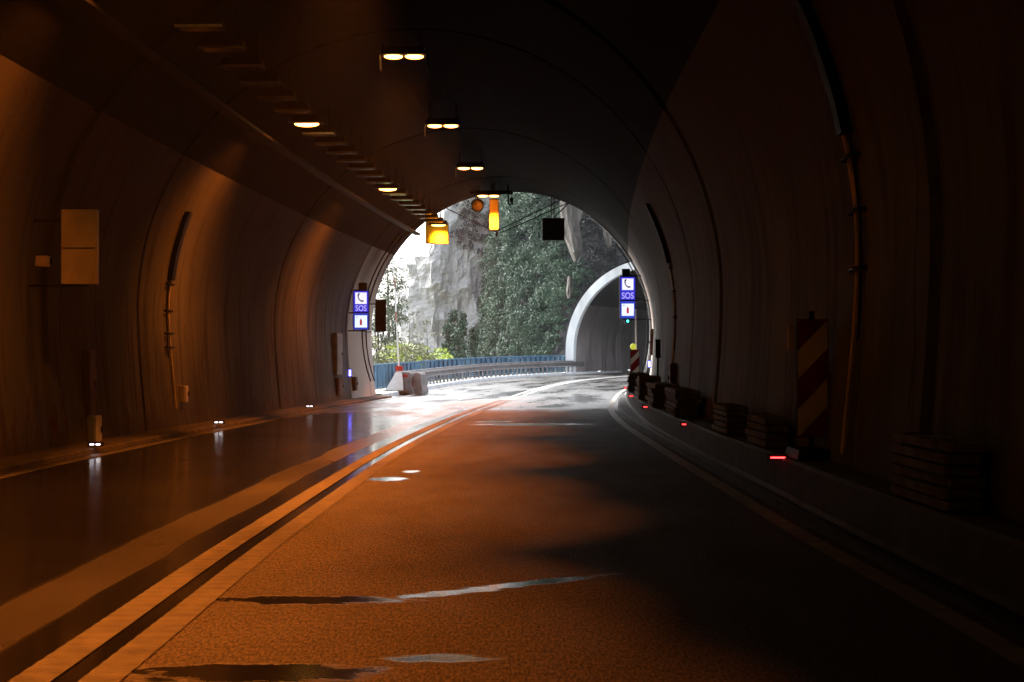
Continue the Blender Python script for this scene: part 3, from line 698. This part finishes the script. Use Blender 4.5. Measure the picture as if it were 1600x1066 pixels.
# raised boom at the right
Y = 47.2; c = at(993, 500, Y); t = empty('barrier_boom', (at(994, 560, Y).x, Y, .46)); tag(t, 'thin pale raised barrier boom behind the distant striped board', 'barrier')
MB().box((0, 0, .3), (.16, .2, .6), bevel=.02).build('pedestal', M_DARK, t); MB().tube([(0, 0, .6), (-.02, 0, 2.35)], .022).build('boom', M_WHITE, t)

# ---------------------------------------------------------------- bridge: railing, guard rail, barrier gate
def along(y0, y1, st): return rng(y0, y1, st)
FO, GO = -5.35, -4.68
t = empty('blue_railing', P(YP+.6, FO, .12)); inv = Matrix.Translation(-t.location); tag(t, 'blue railing of upright slats along the far side of the bridge', 'railing')
def fin(mb, name, m, par, inv): o = mb.build(name, m); o.data.transform(inv); o.parent = par; return o
ys = along(YP+.6, 86.2, .8)
mb = MB()
for z, r in ((1.04, .035),): mb.tube([P(y, FO, z) for y in ys], r, 8)
fin(mb, 'top_rail', M_BLUE, t, inv)
mb = MB(); mb.tube([P(y, FO, .2) for y in ys], .025, 6); fin(mb, 'bottom_rail', M_BLUE, t, inv)
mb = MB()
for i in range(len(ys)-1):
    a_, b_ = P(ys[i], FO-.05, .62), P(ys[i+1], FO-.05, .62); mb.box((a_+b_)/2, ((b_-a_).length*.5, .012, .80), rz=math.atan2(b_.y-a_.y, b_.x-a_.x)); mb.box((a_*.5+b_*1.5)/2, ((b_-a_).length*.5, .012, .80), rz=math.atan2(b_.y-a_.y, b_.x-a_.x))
fin(mb, 'backing', mat('gap_shade_blue', (.03, .09, .15), .6), t, inv)  # backing darker than the slats, shade of the gaps put into its colour
mb = MB(); y = YP+.7
while y < 86.2:
    a = yaw(y); mb.box(P(y, FO, .61), (.05, .47, .84), rz=a, bevel=.02); y += .72
fin(mb, 'slats', M_BLUE, t, inv)
for y in along(YP+1.5, 86, 2.6):
    mb = MB(); mb.box(P(y, FO-.04, .55), (.07, .07, 1.04), rz=yaw(y)); fin(mb, 'post', M_BLUE, t, inv)
t = empty('guard_rail', P(56, GO, .12)); inv = Matrix.Translation(-t.location); tag(t, 'grey steel guard rail on close set posts at the road edge of the bridge', 'guard rail')
g0, g1 = 55.6, 86.6
def wprof(z0): return [(GO+.0, z0), (GO+.05, z0+.05), (GO+.0, z0+.12), (GO+.0, z0+.15), (GO+.05, z0+.22), (GO+.0, z0+.28), (GO-.03, z0+.28), (GO-.03, z0)]
o = sweep('rail_beam', wprof(.44), along(g0, g1, .8), M_RAILM, closed=True); o.data.transform(inv); o.parent = t
mb = MB(); mb.tube([P(y, GO-.08, .74) for y in along(g0, g1, .8)], .045, 8); fin(mb, 'top_tube', M_RAILM, t, inv)
for i, y in enumerate(along(g0+.2, g1-.2, .64)):
    mb = MB(); mb.box(P(y, GO-.08, .42), (.06, .16, .66), rz=yaw(y)); fin(mb, 'post', M_RAILM, t, inv)
# grey end block of the guard rail
t = empty('barrier_end', P(54.3, GO+.35, 0)); tag(t, 'grey concrete end block in two lobes with a red reflector before the guard rail', 'barrier'); t.rotation_euler = (0, 0, yaw(54))
def jersey(w0, w1, h, bump): return [(-w0/2, 0), (w0/2, 0), (w0/2, .10), (w1/2+.03, .32), (w1/2, h-.06), (w1/2-.05, h), (-w1/2+.05, h), (-w1/2, h-.06), (-w1/2-.03, .32), (-w0/2, .10)]
t.location.x = at(640, 600, 54.3).x; 
MB().prism([(x-.14, z) for x, z in jersey(.52, .34, .80, 0)], -.1, .8).build('block', M_CONC, t)
MB().prism([(x+.22, z) for x, z in jersey(.40, .24, .76, 0)], .15, 1.6).build('block', M_CONC, t)
MB().box((-.16, -.115, .66), (.16, .03, .09)).build('reflector', M_DRED, t)
MB().box((.05, -.02, .30), (.06, .06, .56), rx=.0).build('drain_post', M_RUSTB, t)
# barrier gate with raised boom
Y = 54.6; c = at(621, 615, Y); t = empty('barrier_gate', (c.x, Y, .06), 0); tag(t, 'white flared barrier gate base with red head and tall raised boom beside the arch', 'barrier gate')
MB().box((-.05, .1, .05), (.86, .7, .10), bevel=.03).build('plinth', M_RUSTB, t)
MB().raw([(-.42, -.2, .1), (.22, -.2, .1), (.22, .25, .1), (-.42, .25, .1), (-.02, -.1, .80), (.16, -.1, .80), (.16, .12, .80), (-.02, .12, .80)],
         [(3, 2, 1, 0), (4, 5, 6, 7), (0, 1, 5, 4), (1, 2, 6, 5), (2, 3, 7, 6), (3, 0, 4, 7)]).build('pedestal', M_WHITE, t)
MB().box((.07, 0, .88), (.26, .26, .17), bevel=.03).build('head', M_RED, t)
top = at(611.5, 398, Y)-t.location
p0 = Vector((.05, 0, .92)); mb1 = MB(); n = 9; 
MB().tube([p0, p0.lerp(Vector((top.x, 0, top.z+.6)), .5)+Vector((.02, 0, 0)), Vector((top.x, 0, top.z+.6))], .028, 8).build('boom', M_WHITE, t)
for k_ in (.35, .62, .85):
    q0 = p0.lerp(Vector((top.x, 0, top.z+.6)), k_); q1 = p0.lerp(Vector((top.x, 0, top.z+.6)), k_+.08); ofs = Vector((.02*(1-abs(2*k_-1)), 0, 0))
    MB().tube([q0+ofs, q1+ofs], .032, 8).build('faded_band', mat('faded_red_band', (.42, .24, .20), .6), t)

# ---------------------------------------------------------------- hills, rock, vegetation
def fbm(p, o=5): return noise.fractal(p, 1.0, 2.0, o, noise_basis='PERLIN_ORIGINAL')
def face_mesh(name, outline, z0, z1, dz, setback, amp, freq, m, seed=0, cut=None, ledge=0, topback=25, zfac=None):
    """steep ground face: outline = plan polyline, rises from z0 to z1, then runs back"""
    pl = [Vector((a, b, 0)) for a, b in outline]; dense = []
    for i in range(len(pl)-1):
        L_ = (pl[i+1]-pl[i]).length; k_ = max(1, int(L_/.32)); dense += [pl[i].lerp(pl[i+1], j/k_) for j in range(k_)]
    dense.append(pl[-1]); nn = len(dense); nor = []
    for i in range(nn):
        t_ = (dense[min(i+2, nn-1)]-dense[max(i-2, 0)]).normalized(); nor.append(Vector((-t_.y, t_.x, 0)))   # points back, away from the viewer
    zs = rng(z0, z1, dz); vs = []
    for z in zs:
        for i in range(nn):
            p = dense[i]+nor[i]*(setback(z)) + Vector((0, 0, z))
            d = fbm(Vector((p.x*freq+seed, p.y*freq, p.z*freq*.6)))*amp + (noise.noise(Vector((p.x*2.1, p.y*2.1+seed, p.z*.9)))*.2-abs(noise.noise(Vector((p.x*1.1, p.y*1.1+seed, p.z*.5))))*.5-abs(noise.noise(Vector((p.x*3.1, p.y*3.1+seed, p.z*1.6))))*.18)*amp
            q_ = p+nor[i]*d
            if zfac:
                cap = zfac(q_.x)+noise.noise(Vector((q_.x*.7, seed, 0)))*1.2
                if z > cap: q_ = p+nor[i]*(d*.4+(z-cap)*1.7); q_.z = cap-(z-cap)*.25
            vs.append(q_)
    for i in range(nn): q_ = dense[i]+nor[i]*(setback(z1)+topback); vs.append(q_+Vector((0, 0, 2 if zfac else z1+.5)))
    fs = []; R = len(zs)+1
    for r in range(R-1):
        for i in range(nn-1):
            q = (r*nn+i, r*nn+i+1, (r+1)*nn+i+1, (r+1)*nn+i)
            if cut and cut(sum((vs[j] for j in q), Vector())/4): continue
            fs.append(q)
    me = bpy.data.meshes.new(name); me.from_pydata([tuple(v) for v in vs], [], fs); me.update()
    o = link(name, me, m); return o, vs, nn, nor
M_SOIL = mat('wooded_slope', (.055, .052, .058), .95, var=.5, scale=.8, bump=.6, bscale=4)
def rock_mat(name, a, b_, c_):
    m = bpy.data.materials.new(name); m.use_nodes = True; nt = m.node_tree; b = nt.nodes['Principled BSDF']; L = nt.links; g = G(nt)
    tc = N(nt, 'ShaderNodeTexCoord'); V = tc.outputs['Object']
    n1 = g.noise(V, .28, 7, (1, 1, .5), .65); n2 = g.noise(V, 1.1, 7, (1.4, 1.4, .35), .7); n3 = g.noise(V, 5, 4)
    col = g.mix(g.ss(n1, .40, .60), b_, a); col = g.mix(g.m('MULTIPLY', g.ss(n2, .50, .62), .42), col, c_)
    n4 = g.noise(V, 3.2, 8, (1.3, 1.3, .5), .75); col = g.mix(g.m('MULTIPLY', g.ss(n4, .50, .60), .4), col, c_)
    L.new(col, b.inputs['Base Color']); b.inputs['Roughness'].default_value = .85
    bp = N(nt, 'ShaderNodeBump'); bp.inputs['Strength'].default_value = 1.0; bp.inputs['Distance'].default_value = .5
    L.new(g.m('ADD', g.m('ADD', n2, n4), g.m('MULTIPLY', n3, .4)), bp.inputs['Height']); L.new(bp.outputs[0], b.inputs['Normal']); return m
M_ROCK = rock_mat('limestone', (.97, .96, .95), (.92, .91, .90), (.62, .61, .60))
M_ROCK2 = rock_mat('grey_rock', (.36, .34, .31), (.16, .15, .15), (.06, .06, .06))
# pale cliff
cliff, cv, cn, _cn = face_mesh('cliff', [(-9.2, 127), (-8.9, 122), (-8.4, 117), (-6, 114.5), (-3, 115), (0, 117), (3, 119)], -6, 15, .3, lambda z: max(0, z)*.10, 1.3, .35, M_ROCK, 7, topback=12, zfac=lambda x: 8.3+2.0*min(1, max(0, (x+8.0)/2.0))+7*min(1, max(0, (x+5.6)/2.4))); tag(cliff, kind='structure')
# wooded hillside running up to the far tunnel
c2 = P(Y2+1.2, CO, ZC)
def cut2(p):
    if p.y > 100 or p.x < 1: return False
    # inside the far tunnel tube
    best = min(rng(Y2, 100, 1.0), key=lambda y: (P(y, CO, p.z-grade(y))-p).length)
    d = (Vector((p.x, p.y, 0))-Vector((*P(best, CO, 0)[:2], 0))).length
    z = p.z-grade(best)+.8
    return (z < ZC and d < RT+.3) or (z >= ZC and math.hypot(d, z-ZC) < RT+.3)
def ringd(p):
    c_ = P(Y2, CO, 0); d = abs(p.x-c_.x)*.95; z = p.z-grade(Y2)+.8
    return (d if z < ZC else math.hypot(d, z-ZC))-RT
hill, hv, hn, hnor = face_mesh('hillside', [(-3.2, 124), (-2.3, 117), (-1.5, 109), (-.6, 101), (1.0, 94), (2.7, 89.5), (4.5, 87.6), (8, 86.4), (13, 84.4), (18, 82), (26, 76)], -6, 14.5, .5,
                    lambda z: max(0, z-1)*.16, .9, .3, M_SOIL, 3, cut=cut2); tag(hill, kind='structure')
# low bank beyond the railing
bv = []; bf = []; nx_, ny_ = 34, 40
for j in range(ny_+1):
    for i in range(nx_+1):
        x = -34+i*1.06; y = 58+j*1.6
        z = -3.2+max(0, (y-62))*.055+max(0, -x-6)*.05+noise.noise((x*.15, y*.15, 1))*.8
        if y > 0 and x > axis(y)-7.5: z = min(z, -2.6)
        bv.append((x, y, z))
for j in range(ny_):
    for i in range(nx_): q = j*(nx_+1)+i; bf.append((q, q+1, q+nx_+2, q+nx_+1))
me = bpy.data.meshes.new('bank'); me.from_pydata(bv, [], bf); tag(link('bank', me, mat('bank_soil', (.10, .10, .05), .9, var=.5, scale=.6, bump=.5, bscale=5)), kind='structure')

def leaf_mat(name, a, b_, sc=.5, rough=.55):
    m = bpy.data.materials.new(name); m.use_nodes = True; nt = m.node_tree; b = nt.nodes['Principled BSDF']; L = nt.links; g = G(nt)
    tc = N(nt, 'ShaderNodeTexCoord'); V = tc.outputs['Object']
    col = g.mix(g.ss(g.noise(V, sc, 5), .35, .65), a, b_); col = g.mix(g.ss(g.noise(V, 4.5, 2), .35, .7, 0, .5), col, tuple(min(1, c*1.5) for c in b_))
    L.new(col, b.inputs['Base Color']); b.inputs['Roughness'].default_value = rough; b.inputs['Specular IOR Level'].default_value = .12
    return m
M_LF = leaf_mat('evergreen_leaves', (.034, .060, .046), (.075, .125, .080)); M_LFD = leaf_mat('dark_leaves', (.040, .043, .046), (.068, .076, .075))
M_LFY = leaf_mat('yellow_green_leaves', (.22, .30, .06), (.42, .50, .10), 1.5); M_LFO = leaf_mat('olive_leaves', (.13, .15, .09), (.26, .27, .16), 1.2)
M_LFC = leaf_mat('cypress_leaves', (.022, .050, .032), (.035, .080, .048)); M_LFG = leaf_mat('grey_green_leaves', (.06, .085, .06), (.12, .16, .10))
M_BARK = mat('bark', (.09, .075, .06), .9, var=.4, scale=8, bump=.5)
def leaves_mesh(name, centres, normals, sizes, m, seed, aspect=1.5, bias=.5):
    rg_ = np.random.default_rng(seed); n = len(centres); c = np.asarray(centres, float); nr = np.asarray(normals, float)
    d = nr*bias+rg_.normal(size=(n, 3))*.6; d /= np.linalg.norm(d, axis=1, keepdims=True)+1e-9
    a = np.cross(d, rg_.normal(size=(n, 3))); a /= np.linalg.norm(a, axis=1, keepdims=True)+1e-9; b = np.cross(d, a)
    s = np.asarray(sizes)[:, None]*.5; a = a*s*aspect; b = b*s
    v = np.stack([c-a, c-b*.8+a*.1, c+a+d*s*.25, c+b*.8+a*.1], 1).reshape(-1, 3)
    me = bpy.data.meshes.new(name); me.vertices.add(4*n); me.vertices.foreach_set('co', v.ravel()); me.loops.add(4*n); me.polygons.add(n)
    me.loops.foreach_set('vertex_index', np.arange(4*n, dtype=np.int32)); me.polygons.foreach_set('loop_start', np.arange(0, 4*n, 4, dtype=np.int32)); me.polygons.foreach_set('loop_total', np.full(n, 4, np.int32))
    me.update(calc_edges=True); me.materials.append(m); return me
def clumps(cs, rs, per, size, seed, squash=.75):
    rg_ = np.random.default_rng(seed); C_, N_, S_ = [], [], []
    for c, r in zip(cs, rs):
        k_ = int(per*r*r) if r > .2 else int(per*.05)
        d = rg_.normal(size=(k_, 3)); d /= np.linalg.norm(d, axis=1, keepdims=True); d[:, 2] = np.where(d[:, 2] < -.3, -d[:, 2], d[:, 2])
        rr = r*rg_.uniform(.55, 1.08, (k_, 1)); C_.append(np.asarray(c)+d*rr*[1, 1, squash]); N_.append(d); S_.append(rg_.uniform(.6, 1.3, k_)*size)
    return np.concatenate(C_), np.concatenate(N_), np.concatenate(S_)
# woods on the hillside: clumps seated on its surface
rg = random.Random(11)
cs, rs = [], []; csd, rsd = [], []
for _ in range(900):                      # scrub over the right shoulder of the cliff
    i = rg.randrange(0, cn); r_ = rg.randrange(22, len(cv)//cn-1); p = cv[r_*cn+i]
    ppx = 800+p.x*F/p.y; ppy = HY-(p.z-CAMH)*F/p.y; g_ = noise.noise(Vector((p.x*.4, 1, p.z*.35)))*40
    if ppx > 704+g_+max(0, ppy-345)*.62 and ppy < 470: csd.append(p); rsd.append(rg.uniform(.3, .7))
rows = len(hv)//hn-1
for _ in range(2400):
    r_ = rg.randrange(8, rows); i = rg.randrange(0, hn); p = hv[r_*hn+i]
    if p.z < -2 or p.z > 19 or p.x > 15: continue
    if p.y < 96 and p.x > 1.2 and cut2(p+Vector((0, 1.5, -.9))): continue
    if p.y < 96 and ringd(p) < .3: continue
    q = p-hnor[i]*rg.uniform(0, .5); r = rg.uniform(.35, .95)
    if p.y < 96: r = min(r, max(.22, ringd(p)*.8))
    ppx = 800+q.x*F/q.y; ppy = HY-(q.z-CAMH)*F/q.y
    g_ = noise.noise(Vector((q.x*.25, q.y*.1, q.z*.25+4)))
    dark = (ppx > 905+g_*40) or (ppx < 745+g_*40 and ppy < 360)
    (csd if dark else cs).append(q); (rsd if dark else rs).append(r)
a = clumps(cs, rs, 720, .095, 5); me = leaves_mesh('hillside_woods', *a, M_LF, 6); o = link('hillside_woods', me); tag(o, 'dense dark evergreen growth covering the steep hillside', 'woods', kind='stuff')
a = clumps(csd, rsd, 380, .11, 8); me = leaves_mesh('bare_scrub', *a, M_LFD, 9); o = link('bare_scrub', me); tag(o, 'dull grey scrub on the rock above the far tunnel and at the cliff top', 'scrub', kind='stuff')
# pale rock streak above the far tunnel
def outcrop(pts, wid, label, seed):
    mb = MB(); n = len(pts); rows_ = []; 
    for i, (px_, py_, Y) in enumerate(pts):
        c = at(px_, py_, Y); wv = wid[i]; row = []
        for k_ in range(9):
            u = k_/8*2-1; d = fbm(Vector((u*1.6+seed, c.z*.9, 0)))*.45
            row.append(Vector((c.x+u*wv*(1+.3*noise.noise((c.z*1.7, u, seed))), c.y-.55*(1-u*u)+d, c.z)))
        for k_ in range(9): u = 1-k_/8*2; row.append(Vector((c.x+u*wv, c.y+1.4, c.z)))
        rows_.append(row)
    m_ = len(rows_[0]); vs = [v for r in rows_ for v in r]; fs = [(i*m_+k_, i*m_+(k_+1) % m_, (i+1)*m_+(k_+1) % m_, (i+1)*m_+k_) for i in range(n-1) for k_ in range(m_)]
    fs += [tuple(range(m_)), tuple((n-1)*m_+k_ for k_ in range(m_))]
    o = mb.raw(vs, fs).build('rock_outcrop', rock_mat('tan_rock', (.20, .18, .155), (.12, .105, .09), (.055, .05, .05)) if 'tan_rock' not in MATS else MATS['tan_rock']); MATS['tan_rock'] = o.data.materials[0]
    tag(o, label, 'rock')
outcrop([(890, 290, 87.5), (893, 310, 87.2), (893, 330, 86.9), (892, 350, 86.7), (895, 365, 86.5), (899, 380, 86.3), (901, 395, 86.2), (900, 408, 86.3)], [.5, .62, .60, .45, .5, .42, .30, .06], 'pale brown rock streak hanging right of the black square sign', 2)
outcrop([(950, 330, 85.5), (952, 350, 85.2), (952, 370, 85.2), (954, 385, 85.2)], [.35, .32, .22, .05], 'small pale brown rock streak close to the right edge of the arch', 5)
outcrop([(889, 432, 87.5), (891, 445, 87.2), (890, 458, 87.2), (889, 466, 87.3)], [.05, .16, .15, .04], 'small brown rock patch beside the outer edge of the white tunnel ring', 9)
def plant(name, base, h, blobs, m, per, size, seed, label, cat, group=None, trunk=.05, squash=.8, aspect=1.5):
    t = empty(name, base); tag(t, label, cat, group)
    cs_ = [b[0] for b in blobs]; rs_ = [b[1] for b in blobs]; a = clumps(cs_, rs_, per, size, seed, squash)
    link('crown', leaves_mesh('crown', *a, m, seed+1, aspect), None, t)
    mb = MB(); mb.tube([(0, 0, 0), (trunk*.6, 0, h*.4), (0, 0, h*.85)], [trunk, trunk*.7, trunk*.2], 7)
    r_ = random.Random(seed)
    for b in r_.sample(blobs, min(6, len(blobs))):
        c = Vector(b[0]); mb.tube([(0, 0, min(c.z*.6, h*.6)), (c*.6+Vector((0, 0, c.z*.15))), c], [trunk*.45, trunk*.3, trunk*.1], 5)
    mb.build('trunk', M_BARK, t, True); return t
def rb(seed, n, W, D, z0, z1, r0, r1, taper=0):
    r_ = random.Random(seed); out = []
    for _ in range(n):
        u = r_.random(); z = z0+(z1-z0)*u; k_ = 1-taper*u; a = r_.uniform(0, 2*PI); q = math.sqrt(r_.random())
        out.append(((W*q*math.cos(a)*k_, D*q*math.sin(a)*k_, z), r_.uniform(r0, r1)*(.5+.5*k_)))
    return out
# bright shrubs behind the railing
lab = ['leftmost yellow green shrub behind the blue railing beside the arch wall', 'second yellow green shrub, behind the raised boom', 'middle yellow green shrub behind the blue railing above the grey end block',
       'yellow green shrub just left of the brightest one behind the railing', 'rightmost and brightest yellow green shrub beside the dark cypresses']
for i, (px_, pt, Y, W) in enumerate([(590, 520, 71, 1.1), (622, 528, 75, 1.0), (650, 533, 73, .9), (675, 536, 76, .85), (697, 545, 72, .6)]):
    top = at(px_, pt, Y); zb = -3.0; h = top.z-zb
    plant('shrub', (top.x, Y, zb), h, rb(20+i, 44, W*1.15, .9, h*.45, h*.95, .28, .5, .3), M_LFY if i in (1, 3, 4) else M_LFO, 420, .10, 30+i, lab[i], 'shrub', 'bright shrubs behind the blue railing')
# thin olive brush on the lower cliff
for i, (px_, pt, Y, W) in enumerate([(640, 482, 100, 1.2), (668, 498, 102, 1.1), (652, 508, 90, 1.2)]):
    top = at(px_, pt, Y); zb = -1.8; h = top.z-zb
    plant('brush', (top.x, Y, zb), h, rb(50+i, 30, W, .9, h*.25, h*.95, .25, .5, .45), M_LFO, 40, .12, 60+i, ['grey olive brush in front of the left part of the white cliff', 'grey olive brush in front of the middle of the white cliff', 'low olive brush between the white cliff and the bright shrubs'][i], 'brush', 'thin brush below the cliff')
# dark cypresses
labc = ['leftmost dark cypress, left of the white cliff streak', 'tallest narrow dark cypress with pointed top before the cliff', 'dark cypress just right of the tallest one', 'rightmost short dark cypress merging into the hillside', 'low dark cypress in front of the others']
for i, (px_, pt, Y, W) in enumerate([(699, 500, 84, .38), (709, 484, 86, .40), (722, 487, 88, .42), (740, 513, 87, .45), (716, 515, 83, .8)]):
    top = at(px_, pt, Y); zb = -2.8; h = top.z-zb
    plant('cypress', (top.x, Y, zb), h, rb(80+i, 90, W, W, h*.1, h*.97, .22, .42, .72), M_LFC, 620, .10, 90+i, labc[i], 'tree', 'dark cypresses before the cliff', squash=1.3)
# grey-green trees on the left against the sky
for i, (px_, pt, Y, W, h0) in enumerate([(606, 372, 96, 1.0, .3), (590, 455, 88, .9, .3), (617, 432, 100, .7, .3)]):
    top = at(px_, pt, Y); zb = -3.0; h = top.z-zb
    plant('tree', (top.x, Y, zb), h, rb(120+i, 90, W*1.4, W, h*.1, h*.97, .3, .65, .45), M_LFG, 190, .12, 130+i, ['tall thin grey green tree left of the white cliff', 'shorter grey green tree nearest the left arch wall', 'grey green tree with its crown right beside the cliff edge'][i], 'tree', 'trees left of the cliff', trunk=.14)

# ---------------------------------------------------------------- damp air: one closed box round everything
HB = (-1700, 1700, -1700, 1700, -6.5, 45)
bm = bmesh.new(); bmesh.ops.create_cube(bm, size=1.0); me = bpy.data.meshes.new('haze'); bm.to_mesh(me); bm.free()
hz = bpy.data.objects.new('haze', me); C.objects.link(hz); hz.location = ((HB[0]+HB[1])/2, (HB[2]+HB[3])/2, (HB[4]+HB[5])/2); hz.scale = (HB[1]-HB[0], HB[3]-HB[2], HB[5]-HB[4]); hz['kind'] = 'stuff'
m = bpy.data.materials.new('haze'); m.use_nodes = True; nt = m.node_tree; nt.nodes.clear(); ou = nt.nodes.new('ShaderNodeOutputMaterial'); pv = nt.nodes.new('ShaderNodeVolumePrincipled')
pv.inputs['Color'].default_value = (.93, .95, 1, 1); pv.inputs['Density'].default_value = .0003; nt.links.new(pv.outputs[0], ou.inputs['Volume']); me.materials.append(m)
